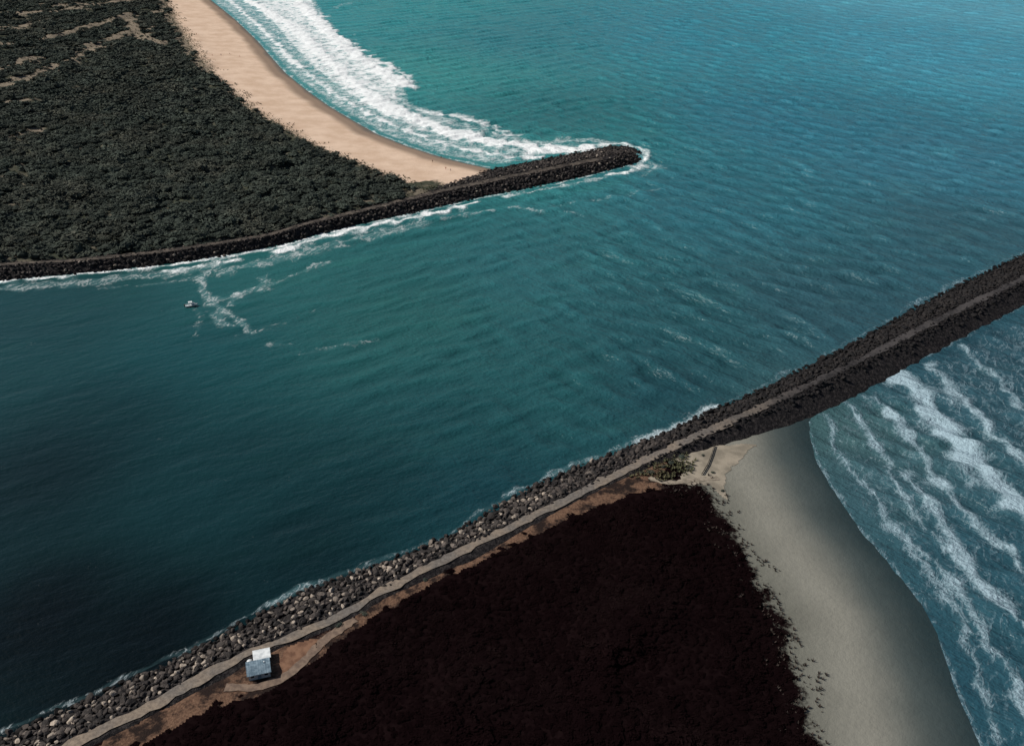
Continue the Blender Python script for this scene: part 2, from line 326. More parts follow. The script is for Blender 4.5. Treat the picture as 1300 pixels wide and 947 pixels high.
cr=m.ramp(m.math('ADD',sx.outputs["Z"],m.math('MULTIPLY',m.math('SUBTRACT',sw,1.85),0.35)),-0.5,0.6,0.86,1.14)
vs_=m.nt.nodes.new("ShaderNodeVectorMath"); vs_.operation='SCALE'; m.put(vs_.inputs[0],tc); m.put(vs_.inputs["Scale"],cr)
base=m.mix(milk,vs_.outputs[0],m.mix(shade_,(0.18,0.36,0.37),(0.070,0.142,0.170)))
m.color(m.mix(ff,base,m.mix(shade_,(0.84,0.87,0.87),(0.32,0.44,0.50))))
m.put(m.b.inputs["Roughness"],m.ramp(ff,0,1,0.22,0.8))
m.bump(hgt,0.85,1.0)
sea=add("sea",me,m.m,kind="structure"); sea["label"]="teal ocean and dark river channel with surf foam"
# ------------------------------------------------------------------ breakwaters
def stations(rows,step,soft=8):
    mid=np.mean([r[:,:2] for r in rows],0); s=np.concatenate([[0],np.cumsum(np.hypot(*np.diff(mid,axis=0).T))])
    n=max(2,int(s[-1]/step)); t=np.linspace(0,s[-1],n)
    out=[]
    for r in rows:
        q=np.column_stack([np.interp(t,s,r[:,i]) for i in range(3)])
        k=max(1,int(soft/step)); ker=np.ones(2*k+1)/(2*k+1)
        for _ in range(2):
            pad=np.vstack([np.repeat(q[:1],k,0)+(np.arange(-k,0)[:,None])*(q[1]-q[0]),q,np.repeat(q[-1:],k,0)+(np.arange(1,k+1)[:,None])*(q[-1]-q[-2])])
            q=np.column_stack([np.convolve(pad[:,i],ker,'valid') for i in range(3)])
        out.append(q)
    return out
def line3(pts,z,zt=None): return np.column_stack([GL(pts,z),np.full(len(pts),z if zt is None else zt)])
def strip(rows):
    n=len(rows[0]); k=len(rows); V=np.vstack(rows)
    i=np.arange(k*n).reshape(k,n)
    F=np.stack([i[:-1,:-1].ravel(),i[:-1,1:].ravel(),i[1:,1:].ravel(),i[1:,:-1].ravel()],1)
    return V,F
def dens(a,b,k): return [a+(b-a)*j/k for j in range(k+1)]
def merge(parts):
    V=[];F=[];o=0
    for v,f in parts: V.append(v);F.append(f+o);o+=len(v)
    return np.vstack(V),np.vstack(F)
rub=M("rubble_core",0.95,0.1); c1=rub.noise(0.9,5,0.65); rub.color(rub.mix(rub.ramp(c1,0.4,0.72),(0.013,0.012,0.013),(0.055,0.048,0.046))); rub.bump(c1,1.0,0.8)
slopes=[]
def build_core(ST,TOE,cap,label):
    wl=line3([s[0] for s in ST],0); u=line3([s[1] for s in ST],ZC); l=line3([s[2] for s in ST],ZC)
    wl,u,l=stations([wl,u,l],2.0)
    out=wl-(u-wl)*0.35; out[:,2]=-1.5
    low=wl.copy(); low[:,2]=-0.1
    parts=[strip([out,low]+dens(low,u-[0,0,0.15],3)[1:]+[l-[0,0,0.15]])]
    d=(l-u); d=d/np.hypot(d[:,0],d[:,1])[:,None]; sh=l+d*2.0; sh[:,2]=3.2; s2=l+d*9; s2[:,2]=-0.3
    parts.append(strip([l-[0,0,0.15],sh,s2]))
    slopes.append((low,u-(u-wl)*0.03))
    tw=line3([s[0] for s in TOE],0); tl=line3([s[1] for s in TOE],ZC); tt=line3([s[2] for s in TOE],0)
    tw,tl,tt=stations([tw,tl,tt],2.0); tl2=tl-[0,0,0.17]; o2=tt+(tt-tl)*0.3; o2[:,2]=-1.5
    parts.append(strip(dens(tl2,tt-[0,0,0.1],3)+[o2]))
    slopes.append((tt-[0,0,0.1],tl+(tt-tl)*0.02))
    if cap:
        toe=line3(cap[0],0); cr=line3(cap[1],ZC-0.16); o3=toe+(toe-cr)*0.25; o3[:,2]=-1.5
        parts.append(strip(dens(cr,toe,3)+[o3])); slopes.append((toe,cr))
    V,F=merge(parts); n=rng.normal(0,0.12,len(V)); V[:,2]+=np.where(V[:,2]<ZC-0.5,n,0)
    add("breakwater",np_mesh("breakwater",V,F,False),rub.m,label=label,cat="breakwater")
    return u,l
su,sl=build_core(S_ST,S_TOE,None,"long straight boulder breakwater with a track on its crest")
nu,nl=build_core(N_ST,N_TOE,([(796,210),(800,209),(809,206),(813,200),(811,193),(803,188),(790,186),(774,187)],[(784,200),(786,199),(788,198),(788.5,197),(788,195.5),(787,195),(785,195),(781,196)]),"short boulder breakwater with rounded head ringed by foam")
def track(name,a,b,zt,mat,label,wob=0.12):
    mid=(a+b)/2; wv=(0.84+0.24*snoise(mid[:,:2],23,2)+0.12*snoise(mid[:,:2],9,5))[:,None]; wv2=(0.84+0.24*snoise(mid[:,:2],27,4)+0.12*snoise(mid[:,:2],8,1))[:,None]
    a=mid+(a-mid)*np.clip(wv,0.45,1.12); b=mid+(b-mid)*np.clip(wv2,0.45,1.12)
    rows=dens(a,b,4); k=len(rows)
    for j,r in enumerate(rows):
        r=r.copy(); r[:,2]=zt
        if j in(0,k-1): r[:,:2]+=rng.normal(0,wob,(len(r),2))
        rows[j]=r
    V,F=strip(rows); o=add(name,np_mesh(name,V,F,True),mat,kind="structure"); o["label"]=label; return o
rd=M("worn_track",0.92,0.15); q1=rd.noise(0.10,4,0.6); q2=rd.noise(1.0,5,0.7)
sp_=rd.nt.nodes.new("ShaderNodeSeparateXYZ"); rd.nt.links.new(rd.geo.outputs["Position"],sp_.inputs[0])
cR=rd.mix(rd.ramp(q2,0.3,0.7),rd.mix(rd.ramp(q1,0.4,0.6),(0.10,0.088,0.078),(0.15,0.122,0.098)),rd.mix(rd.ramp(q1,0.35,0.65),(0.18,0.162,0.145),(0.28,0.225,0.172)))
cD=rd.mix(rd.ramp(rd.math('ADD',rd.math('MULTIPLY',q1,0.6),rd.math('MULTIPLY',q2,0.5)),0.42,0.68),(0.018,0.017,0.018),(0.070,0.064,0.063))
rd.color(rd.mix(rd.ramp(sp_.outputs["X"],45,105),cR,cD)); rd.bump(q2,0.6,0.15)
dt=M("dirt_track",0.95,0.15); q2=dt.noise(0.35,5,0.7); dt.color(dt.mix(dt.ramp(q2,0.38,0.65),(0.035,0.030,0.026),(0.12,0.10,0.082))); dt.bump(q2,0.6,0.2)
track("road",su,sl,ZC+0.02,rd.m,"pale gravel road along the breakwater crest",0.22)
track("path",nu[:-6],nl[:-6],ZC+0.02,dt.m,"brown dirt track along the breakwater crest",0.3)
vm=M("ochre_verge",0.95,0.1); q2=vm.noise(0.16,6,0.7); q3=vm.noise(2.0,4,0.6)
vm.color(vm.mix(vm.ramp(q2,0.42,0.56),vm.mix(vm.ramp(q3,0.3,0.7),(0.10,0.056,0.037),(0.18,0.108,0.07)),(0.020,0.013,0.011))); vm.bump(q3,0.7,0.3)
def patch(name,pts,zt,mat,label):
    L=GL(pts,zt); lo=L.min(0); hi=L.max(0); st_=0.5
    P,Fc=gridmesh(np.arange(lo[0]-2,hi[0]+2,st_),np.arange(lo[1]-2,hi[1]+2,st_))
    wob=np.column_stack([snoise(P,9,1),snoise(P,8,4)])*0.6
    ins=inside(P+wob,L); Fc=Fc[ins[Fc].all(1)]
    h,_=ground_h(P); used=np.unique(Fc); mp=np.full(len(P),-1); mp[used]=np.arange(len(used))
    me=np_mesh(name,np.column_stack([P[used],np.maximum(h[used],0)+(zt-3.6)]),mp[Fc],True)
    o=add(name,me,mat,kind="structure"); o["label"]=label; return o
patch("verge",[(100,975),(130,936),(212,896),(268,861),(314,834),(366,814),(418,801),(452,779),(503,748),(566,716),(620,690),(668,666),(718,641),(768,616),(822,591),(858,573),(838,606),(848,619),(800,629),(745,650),(700,670),(640,701),(580,727),(520,759),(470,788),(425,820),(380,855),(330,884),(262,902),(200,935),(140,985)],3.64,vm.m,"ochre sandy verge with dry grass beside the road")
orange=simple("orange_dirt",(0.12,0.06,0.036),(0.21,0.115,0.07),0.6,0.95,0.1)
patch("dirt_patch",[(352,838),(366,818),(405,806),(428,806),(412,820),(385,838),(362,856),(350,858)],3.70,orange,"orange brown bare dirt beside the hut")
sp=simple("pale_sand_track",(0.20,0.17,0.13),(0.32,0.27,0.21),0.8,0.95,0.1)
scm=simple("pale_dune_sand",(0.20,0.175,0.135),(0.33,0.285,0.22),0.2,0.95,0.15)
brt=simple("brown_track_dirt",(0.13,0.092,0.07),(0.21,0.15,0.11),0.8,0.95,0.1)
def ribbon(name,pts,width,zt,mat,label):
    L=GL(pts,3.7); s=np.concatenate([[0],np.cumsum(np.hypot(*np.diff(L,axis=0).T))]); t=np.arange(0,s[-1],1.0)
    C=np.column_stack([np.interp(t,s,L[:,0]),np.interp(t,s,L[:,1])]); k=np.ones(7)/7
    C=np.column_stack([np.convolve(np.pad(C[:,i],3,'edge'),k,'valid') for i in range(2)])
    T=np.gradient(C,axis=0); T/=np.hypot(T[:,0],T[:,1])[:,None]+1e-9; Nn=np.column_stack([-T[:,1],T[:,0]])
    rows=[]
    for f in(-1,-0.5,0,0.5,1):
        q=C+Nn*(f*width/2+(0.15*rng.normal(size=(len(C),1)) if abs(f)==1 else 0)); h,_=ground_h(q); rows.append(np.column_stack([q,h+zt]))
    V,F=strip(rows); o=add(name,np_mesh(name,V,F,True),mat,kind="structure"); o["label"]=label; return o
patch("sandy_clearing",[(842,584),(862,574),(885,566),(905,560),(938,556),(960,556),(948,574),(928,588),(922,610),(926,632),(912,624),(900,612),(886,614),(860,612),(862,602),(878,592),(866,584)],3.68,scm,"pale sandy clearing where the footpath meets the beach")
ribbon("sand_path",[(822,604),(838,613),(862,611),(885,605),(903,604),(918,600)],2.0,0.16,sp,"pale sandy footpath from the road to the beach")
ribbon("dirt_lane",[(455,784),(425,802),(405,818),(385,840),(360,862),(325,874),(280,872)],2.2,0.17,brt,"orange brown dirt lane curving around the hut")
# ------------------------------------------------------------------ boulders
def ico(sub):
    bm=bmesh.new(); bmesh.ops.create_icosphere(bm,subdivisions=sub,radius=1.0); V=np.array([v.co[:] for v in bm.verts]); F=np.array([[v.index for v in f.verts] for f in bm.faces]); bm.free(); return V,F
rv,rf=ico(2)
rocks=[]
for i in range(14):
    v=rv.copy()
    for _ in range(9):
        n=rng.normal(size=3); n/=np.linalg.norm(n); dd=rng.uniform(0.5,0.85); e=v@n-dd; v=v-np.clip(e,0,None)[:,None]*n
    v=v*np.array([rng.uniform(0.85,1.35),rng.uniform(0.7,1.1),rng.uniform(0.6,0.85)])
    rocks.append(v)
TONES=[0.2,0.35,0.5,0.95,0.3,0.45,0.6,0.4,0.85,0.15,0.55,0.38,0.5,1.0]
rk=M("quarried_rock",0.9,0.2); tn=rk.attr("tone"); q=rk.noise(1.6,4,0.65)
cA=rk.mix(tn,(0.012,0.0115,0.0125),(0.128,0.108,0.096)); cB=rk.mix(rk.ramp(tn,0.80,1.0),cA,(0.40,0.34,0.28))
cC=rk.mix(rk.ramp(q,0.35,0.7,0,0.6),cB,rk.mix(1.0,cB,(0.45,0.42,0.40),'MULTIPLY'))
sx=rk.nt.nodes.new("ShaderNodeSeparateXYZ"); rk.nt.links.new(rk.geo.outputs["Position"],sx.inputs[0])
wet=rk.ramp(sx.outputs["Z"],0.4,1.8,1.0,0.0)
rk.color(rk.mix(wet,cC,rk.mix(1.0,cC,(0.32,0.32,0.34),'MULTIPLY'))); rk.bump(q,0.8,0.25)
placed=[]
for si,(lo,up) in enumerate(slopes):
    Ls=np.hypot(*np.diff(((lo+up)/2)[:,:2],axis=0).T); s=np.concatenate([[0],np.cumsum(Ls)])
    stp=1.3 if si<2 else 1.5
    ts=np.arange(0,s[-1],stp)
    A=np.column_stack([np.interp(ts,s,lo[:,i]) for i in range(3)]); B=np.column_stack([np.interp(ts,s,up[:,i]) for i in range(3)])
    for a,b in zip(A,B):
        wd=np.hypot(*(b-a)[:2]); n=int(wd/(stp*0.95))+2
        for j in range(n):
            f=(j+rng.uniform(-0.3,0.4))/max(n-1,1); f=min(max(f,-0.16),1.0)
            p=a+(b-a)*f; p[:2]+=rng.normal(0,0.5,2)
            r=rng.uniform(0.45,0.95)*(1.4 if rng.random()<0.14 else 1)*(0.7 if f>0.9 else 1)
            p[2]=max(p[2],-0.15)+rng.uniform(-0.25,0.35)*r+0.1
            placed.append((p,r,si))
for (a,b) in ((su,sl),(nu,nl)):
    for qa,qb in zip(a,b):
        if (a is su and qa[0]<50) : continue
        for e in(qa,qb):
            if rng.random()<0.8:
                p=e+(qb-qa)*rng.uniform(-0.35,0.35); p[2]=ZC+0.05; placed.append((p,rng.uniform(0.25,0.6),1 if a is su else 3))
print("rocks",len(placed))
def inview(p,mx=5):
    d=np.array([p[0],p[1],p[2]-H]); zc=d[1]*ct-d[2]*st
    x=650+F*d[0]/zc; y=473.5-F*(d[1]*st+d[2]*ct)/zc
    return (mx<x<1300-mx and y<942), d@d
iv_=[inview(p) for p,r,si in placed]
cand=sorted([(iv_[k][1]/placed[k][1]**1.0,k) for k in range(len(placed)) if iv_[k][0]]); indiv=set(k for _,k in cand[:300])
def rmat(): return Matrix.Rotation(rng.uniform(0,6.28),3,'Z')@Matrix.Rotation(rng.uniform(-0.6,0.6),3,'X')@Matrix.Rotation(rng.uniform(-0.6,0.6),3,'Y')
bm_meshes=[]
for i,v in enumerate(rocks):
    me=np_mesh("boulder",v,rf,False); me.materials.append(rk.m); fattr(me,"tone",np.full(len(v),TONES[i])); bm_meshes.append(me)
Vs=[];Fs=[];Ts=[];off=0
for k,(p,r,si) in enumerate(placed):
    q=rmat(); i=rng.integers(len(rocks))
    if k in indiv:
        o=bpy.data.objects.new("boulder",bm_meshes[i]); o.matrix_world=Matrix.Translation(Vector(p))@(q.to_4x4())@Matrix.Scale(r,4)
        col.objects.link(o); o["category"]="boulder"; o["group"]="boulders armouring the breakwaters"
        o["label"]=("pale tan angular boulder on the breakwater slope" if i in(3,8,13) else "dark grey angular boulder on the breakwater slope")
    else:
        Rm=np.array(q); Vs.append((rocks[i]*r)@Rm.T+p); Fs.append(rf+off); off+=len(rv)
        t=rng.random()**1.2
        if si<2: t*=1-0.84*float(sstep(np.array([p[0]]),-10,90)[0])
        if si==0 and p[0]<10 and rng.random()<0.07: t=1
        if si>=2: t*=0.6
        if si==1: t*=0.5
        if si>=2 and rng.random()<0.05: t=0.9
        Ts.append(np.full(len(rv),t))
me=np_mesh("armour_rocks",np.vstack(Vs),np.vstack(Fs),False); fattr(me,"tone",np.concatenate(Ts))
add("armour_rocks",me,rk.m,kind="stuff",label="tumbled rock armour covering both breakwater slopes",cat="rocks")
# ------------------------------------------------------------------ vegetation
iv,if_=ico(1)
def crown_template(nleaf,leaf,seed,nl=6):
    g=np.random.default_rng(seed); V=[];F=[];T=[]
    lob=[(g.uniform(-0.6,0.6),g.uniform(-0.6,0.6),g.uniform(0.1,0.55),g.uniform(0.3,0.6)) for _ in range(nl)]
    dv=iv*np.array([0.72,0.72,0.45])+[0,0,0.2]; dv=dv*(1+0.15*g.normal(size=(len(dv),1))); V.append(dv); F.append(if_); T.append(np.full(len(dv),0.2)); o=len(dv)
    for i in range(nleaf):
        lx,ly,lz,lr=lob[g.integers(nl)]; d=g.normal(size=3); d[2]=abs(d[2])*0.9+0.05 if g.random()<0.85 else d[2]; d/=np.linalg.norm(d)
        c=np.array([lx,ly,lz])+d*lr*g.uniform(0.7,1.2)*np.array([1,1,0.8])
        n=d*np.array([0.6,0.6,1.2])+g.normal(size=3)*0.3; n/=np.linalg.norm(n); a=np.cross(n,[0.3,0.5,0.8]); a/=np.linalg.norm(a); b=np.cross(n,a); an=g.uniform(0,6.28)
        A=a*math.cos(an)+b*math.sin(an); B=np.cross(n,A); sz=leaf*g.uniform(0.6,1.25)
        V.append(np.array([c-A*sz,c-B*sz*0.6+n*sz*0.2,c+A*sz,c+B*sz*0.6+n*sz*0.2])); F.append(np.array([[0,1,2],[0,2,3]])+o); o+=4
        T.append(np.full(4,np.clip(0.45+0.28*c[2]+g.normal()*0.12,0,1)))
    return np.vstack(V),np.vstack(F),np.concatenate(T)
near_t=[crown_template(80,0.19,100+i) for i in range(7)]; far_t=[crown_template(32,0.30,200+i) for i in range(5)]
def foliage(name,dark,light,alt,spec=0.08):
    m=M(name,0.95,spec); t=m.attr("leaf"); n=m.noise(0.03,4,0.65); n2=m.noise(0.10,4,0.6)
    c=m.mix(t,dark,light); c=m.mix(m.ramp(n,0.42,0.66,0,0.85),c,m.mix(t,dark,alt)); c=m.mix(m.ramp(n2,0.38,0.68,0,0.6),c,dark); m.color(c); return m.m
leafN=foliage("scrub_foliage",(0.027,0.034,0.029),(0.092,0.112,0.090),(0.128,0.126,0.096))
leafS=foliage("heath_foliage",(0.0045,0.0022,0.0026),(0.0085,0.0042,0.0046),(0.015,0.0090,0.0088),0.0)  # maroon heath leaves darkened by the same painted cloud shade
def scatter(poly,spacing,bbox,rag=0.0):
    gx=np.arange(bbox[0],bbox[2],spacing); gy=np.arange(bbox[1],bbox[3],spacing*0.9)
    X,Y=np.meshgrid(gx,gy); P=np.column_stack([X.ravel(),Y.ravel()]); P+=rng.uniform(-0.5,0.5,P.shape)*spacing
    R=P+(np.column_stack([snoise(P,13,1),snoise(P,11,4)])*rag if rag else 0)
    return P[inside(R,poly)]
PN=scatter(N_VEG,2.95,(-760,380,0,1420),2.0); keep=np.ones(len(PN),bool)
for l,wd in clear:
    d=pdist(PN,GL(l,3.7)); keep&=~((d<wd*(0.8+0.5*snoise(PN,20,2)))&(rng.random(len(PN))<0.92))
keep&=~((snoise(PN,60,6)+0.4*snoise(PN,17,3)>(1.22-0.7*sstep(PN[:,1],600,900)))&(rng.random(len(PN))<0.8))
dEn=pdist(PN,N_VEG[:12]); keep&=(rng.random(len(PN))<0.35+0.65*sstep(dEn,0,12))
keep&=(np.abs(PN[:,0])<0.56*PN[:,1]+60); PN=PN[keep]
PS=scatter(S_VEG,1.45,(-150,90,130,330),2.6); dE=pdist(PS,S_VEG[:23]); PS=PS[(rng.random(len(PS))<0.3+0.65*sstep(dE,0,7))]
print("scrub",len(PN),len(PS))
treeN=[]
cN=PN[(PN[:,1]<620)&(PN[:,0]>-0.52*PN[:,1])]; rng.shuffle(cN)
for p in cN:
    if len(treeN)>=100: break
    if all((p[0]-q[0])**2+(p[1]-q[1])**2>10**2 for q in treeN): treeN.append(p)
treeN=np.array(treeN)
kN=np.ones(len(PN),bool)
for q in treeN: kN&=((PN-q)**2).sum(1)>2.2**2
PN=PN[kN]
def mass(name,P,rlo,rhi,zs,mat,label,fard,base=0.0,tv_=0.3):
    h,_=ground_h(P); Vs=[];Fs=[];Ts=[];o=0
    big=1+0.3*snoise(P,38,5); tone=0.85+tv_*snoise(P,24,3)
    for (x,y),hh,bg_,tn_ in zip(P,h,big,tone):
        tv,tf,tt=(near_t if y<fard else far_t)[rng.integers(5)]
        r=(rlo+(rhi-rlo)*rng.random()**1.9)*bg_; a=rng.uniform(0,6.28); c,s=math.cos(a),math.sin(a); ex=rng.uniform(0.65,1.6)
        tx=tv[:,0]*ex
        v=np.column_stack([(tx*c-tv[:,1]*s)*r+x,(tx*s+tv[:,1]*c)*r+y,tv[:,2]*r*zs*rng.uniform(0.5,1.4)+hh+base])
        Vs.append(v.astype(np.float32));Fs.append((tf+o).astype(np.int32));o+=len(v);Ts.append(np.clip(tt*tn_*rng.uniform(0.7,1.3),0,1))
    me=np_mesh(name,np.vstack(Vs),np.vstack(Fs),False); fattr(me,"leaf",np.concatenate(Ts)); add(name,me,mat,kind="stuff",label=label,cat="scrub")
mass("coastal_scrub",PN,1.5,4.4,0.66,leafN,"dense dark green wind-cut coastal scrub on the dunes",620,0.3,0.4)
mass("shaded_heath",PS,0.7,1.7,0.34,leafS,"low maroon-brown heath beside the beach, cloud shade in its colour",215)
def tufts(name,P,mat,label,sz):
    h,_=ground_h(P); V=[];F=[];T=[];o=0
    for (x,y),hh in zip(P,h):
        s=sz*rng.uniform(0.5,1.4)
        for b in range(8):
            a=rng.uniform(0,6.28); dx,dy=math.cos(a),math.sin(a); px,py=-dy,dx
            V.append([(x+px*s*0.16,y+py*s*0.16,hh),(x-px*s*0.16,y-py*s*0.16,hh),(x+dx*s*0.45,y+dy*s*0.45,hh+s*0.5)]); F.append([o,o+1,o+2]); o+=3; T+= [0.2,0.2,rng.uniform(0.5,1)]
    me=np_mesh(name,np.vstack(V),np.array(F)); fattr(me,"leaf",T); add(name,me,mat,kind="stuff",label=label,cat="grass")
grassm=foliage("dune_grass",(0.045,0.045,0.025),(0.14,0.14,0.08),(0.18,0.145,0.09))
DG=GL([(796,606),(815,590),(842,577),(868,572),(884,581),(878,598),(860,606),(838,612),(818,608)],3.7)
PG2=scatter(DG,0.9,(-20,200,120,320)); PG2=PG2[snoise(PG2,6,3)>-0.5]
ed=scatter(np.array([[-600,400],[0,400],[0,1200],[-600,1200]]),2.1,(-560,440,0,1160)); de=pdist(ed,N_VEG[:12]); ed=ed[(de<11*(0.6+0.5*snoise(ed,24,2)))&(rng.random(len(ed))<0.8)]
rv_=scatter(np.array([[-320,370],[40,370],[40,560],[-320,560]]),1.9,(-320,370,40,560)); dv_=pdist(rv_,nl[:,:2]); iN=inside(rv_,N_POLY)&(pdist(rv_,N_RIV)>15.5); rv_=rv_[iN&(dv_<6)&(dv_>1.2)&(rng.random(len(rv_))<0.7)&(rv_[:,0]<-40)]
cg=scatter(N_VEG,3.4,(-620,560,-150,1160)); dc=np.min([pdist(cg,GL(l,3.7)) for l,_ in clear],0); cg=cg[(dc<14)&(rng.random(len(cg))<0.4)]
tufts("dune_grass",np.vstack([ed,PG2,rv_]),grassm,"olive dune grass fringing the scrub and beach",1.2)
tufts("clearing_grass",cg,grassm,"dry brown grass in clearings of the scrub",1.8)
se=scatter(np.array([[0,100],[110,100],[110,300],[0,300]]),1.2,(0,100,110,300)); de=pdist(se,S_VEG[13:23]); se=se[(de<6*(0.5+0.6*snoise(se,9,2)))&(rng.random(len(se))<0.75)]
tufts("heath_edge_grass",se,foliage("grey_brown_grass",(0.022,0.016,0.015),(0.065,0.052,0.045),(0.08,0.065,0.052)),"sparse brown grass where heath meets beach",0.9)
bark=simple("bark",(0.05,0.04,0.03),(0.11,0.09,0.07),6,0.9,0.05)
def trunk_mesh(seed):
    g=random.Random(seed); bm=bmesh.new()
    def limb(p,q,r0,r1):
        p=Vector(p);q=Vector(q); d=q-p; M4=Matrix.Translation((p+q)/2)@d.to_track_quat('Z','Y').to_matrix().to_4x4()
        bmesh.ops.create_cone(bm,cap_ends=True,segments=7,radius1=r0,radius2=r1,depth=d.length,matrix=M4)
    t=(g.uniform(-.2,.2),g.uniform(-.2,.2),1.7); limb((0,0,-0.4),t,0.22,0.14)
    for i in range(4):
        a=i*1.57+g.uniform(-.4,.4); limb(t,(t[0]+math.cos(a)*1.3,t[1]+math.sin(a)*1.3,t[2]+g.uniform(0.4,0.9)),0.11,0.04)
    me=bpy.data.meshes.new("trunk"); bm.to_mesh(me); bm.free(); me.materials.append(bark); return me
tm=[trunk_mesh(i) for i in range(3)]
cm=[]
for i in range(5):
    tv,tf,tt=crown_template(300,0.13,500+i,9); v=tv*np.array([3.1,2.7,1.9])+[0,0,0.8]
    me=np_mesh("crown",v,tf); fattr(me,"leaf",np.clip(tt*1.15,0,1)); me.materials.append(leafN); cm.append(me)
h,_=ground_h(treeN)
for (x,y),hh in zip(treeN,h):
    s=rng.uniform(0.8,1.4); t=bpy.data.objects.new("coastal_tree",None); t.empty_display_size=1; col.objects.link(t)
    t.location=(x,y,hh); t.rotation_euler=(0,0,rng.uniform(0,6.28)); t.scale=(s,s*rng.uniform(0.8,1.1),s)
    t["label"]="dark green wind-shaped tree standing in coastal scrub"; t["category"]="tree"; t["group"]="trees rising from the coastal scrub"
    for nm,me in(("trunk",tm[rng.integers(3)]),("crown",cm[rng.integers(5)])):
        o=bpy.data.objects.new(nm,me); col.objects.link(o); o.parent=t
for (px,py,s) in [(671,646,0.55),(684,641,0.4),(866,578,0.4),(852,586,0.35),(842,592,0.3),(430,794,0.35),(826,600,0.4),(815,600,0.3),(462,779,0.3),(540,735,0.3),(878,590,0.3),(905,595,0.22),(918,618,0.25),(893,574,0.22)]:
    x,y=G(px,py,3.8); hh=ground_h(np.array([[x,y]]))[0][0]
    t=bpy.data.objects.new("roadside_shrub",None); col.objects.link(t); t.location=(x,y,hh+0.1); t.scale=(s,s*rng.uniform(0.7,1.2),s); t.rotation_euler=(0,0,rng.uniform(0,6))
    t["label"]="small low shrub beside the gravel road"; t["category"]="shrub"; t["group"]="shrubs beside the road"
    for nm,me in(("trunk",tm[0]),("crown",cm[rng.integers(5)])):
        o=bpy.data.objects.new(nm,me); col.objects.link(o); o.parent=t; o.location=(0,0,-0.8)
# ------------------------------------------------------------------ hut
def boxes(name,bl,mat):
    bm=bmesh.new()
    for (x0,x1,y0,y1,z0,z1) in bl:
        mm=Matrix.Translation(((x0+x1)/2,(y0+y1)/2,(z0+z1)/2))@Matrix.Diagonal((x1-x0,y1-y0,z1-z0,1)); bmesh.ops.create_cube(bm,size=1,matrix=mm)
    me=bpy.data.meshes.new(name); bm.to_mesh(me); bm.free(); me.materials.append(mat); return me
white=simple("white_paint",(0.50,0.53,0.54),(0.74,0.77,0.77),0.9,0.6)
wallm=simple("pale_boards",(0.30,0.32,0.33),(0.42,0.44,0.45),5,0.7,0.02)
blue=simple("blue_grey_metal_roof",(0.10,0.15,0.19),(0.20,0.27,0.32),1.2,0.45,0.02)
glass=simple("dark_glass",(0.02,0.03,0.04),(0.03,0.04,0.05),1,0.1,0,0.5)
woodm=simple("weathered_timber",(0.05,0.045,0.04),(0.12,0.10,0.085),5,0.9,0.02)
hx,hy=G(329,853,3.8)
hut=bpy.data.objects.new("harbour_hut",None); col.objects.link(hut); hut.location=(hx,hy,3.70); hut.rotation_euler=(0,0,math.radians(17)); hut.scale=(0.84,0.84,0.66)
hut["label"]="small low pale hut with blue-grey and white roofs beside the road"; hut["category"]="hut"
def prism(name,x0,x1,y0,y1,z0,zr,mat,th=0.12):
    bm=bmesh.new(); ym=(y0+y1)/2
    pr=[(y0,z0),(ym,zr),(y1,z0),(y1,z0+th),(ym,zr+th),(y0,z0+th)]
    a=[bm.verts.new((x0,y,z)) for y,z in pr]; b=[bm.verts.new((x1,y,z)) for y,z in pr]
    for i in range(6): bm.faces.new((a[i],a[(i+1)%6],b[(i+1)%6],b[i]))
    for s in(a,b): bm.faces.new((s[0],s[1],s[4],s[5])); bm.faces.new((s[1],s[2],s[3],s[4]))
    n=int((x1-x0)/0.6)
    for i in range(n+1):
        x=x0+0.05+i*(x1-x0-0.1)/n
        for (ya,za,yb,zb) in((y0,z0+th,ym,zr+th),(y1,z0+th,ym,zr+th)):
            v=[bm.verts.new(c) for c in((x-0.03,ya,za),(x+0.03,ya,za),(x+0.03,yb,zb),(x-0.03,yb,zb),(x-0.03,ya,za+0.05),(x+0.03,ya,za+0.05),(x+0.03,yb,zb+0.05),(x-0.03,yb,zb+0.05))]
            bm.faces.new(v[4:8]); bm.faces.new((v[0],v[4],v[7],v[3])); bm.faces.new((v[1],v[5],v[6],v[2]))
    bmesh.ops.recalc_face_normals(bm,faces=bm.faces[:]); me=bpy.data.meshes.new(name); bm.to_mesh(me); bm.free(); me.materials.append(mat); return me
def gwall(x0,x1,y0,y1,z1,zr,mat):
    bm=bmesh.new(); ym=(y0+y1)/2
    pr=[(y0,0),(y1,0),(y1,z1),(ym,zr),(y0,z1)]
    a=[bm.verts.new((x0,y,z)) for y,z in pr]; b=[bm.verts.new((x1,y,z)) for y,z in pr]
    for i in range(5): bm.faces.new((a[i],a[(i+1)%5],b[(i+1)%5],b[i]))
    bm.faces.new(a[::-1]); bm.faces.new(b); bmesh.ops.recalc_face_normals(bm,faces=bm.faces[:])
    me=bpy.data.meshes.new("wall"); bm.to_mesh(me); bm.free(); me.materials.append(mat); return me
add("wall",gwall(-2.8,2.8,-2.3,2.3,2.5,3.0,wallm),parent=hut)
rf_=add("roof",prism("roof",-3.15,3.15,-2.75,2.75,2.42,3.07,blue),parent=hut)
add("chimney",boxes("chimney",[(1.4,1.7,0.6,0.9,2.8,3.6)],white),parent=rf_)
ann=add("annexe",boxes("annexe",[(-0.8,3.2,2.8,6.2,0,2.25)],wallm),parent=hut); ann["label"]="flat roofed white annexe behind the hut"
add("annexe_roof",boxes("annexe_roof",[(-1.1,3.5,2.79,6.6,2.26,2.42)],white),parent=hut)
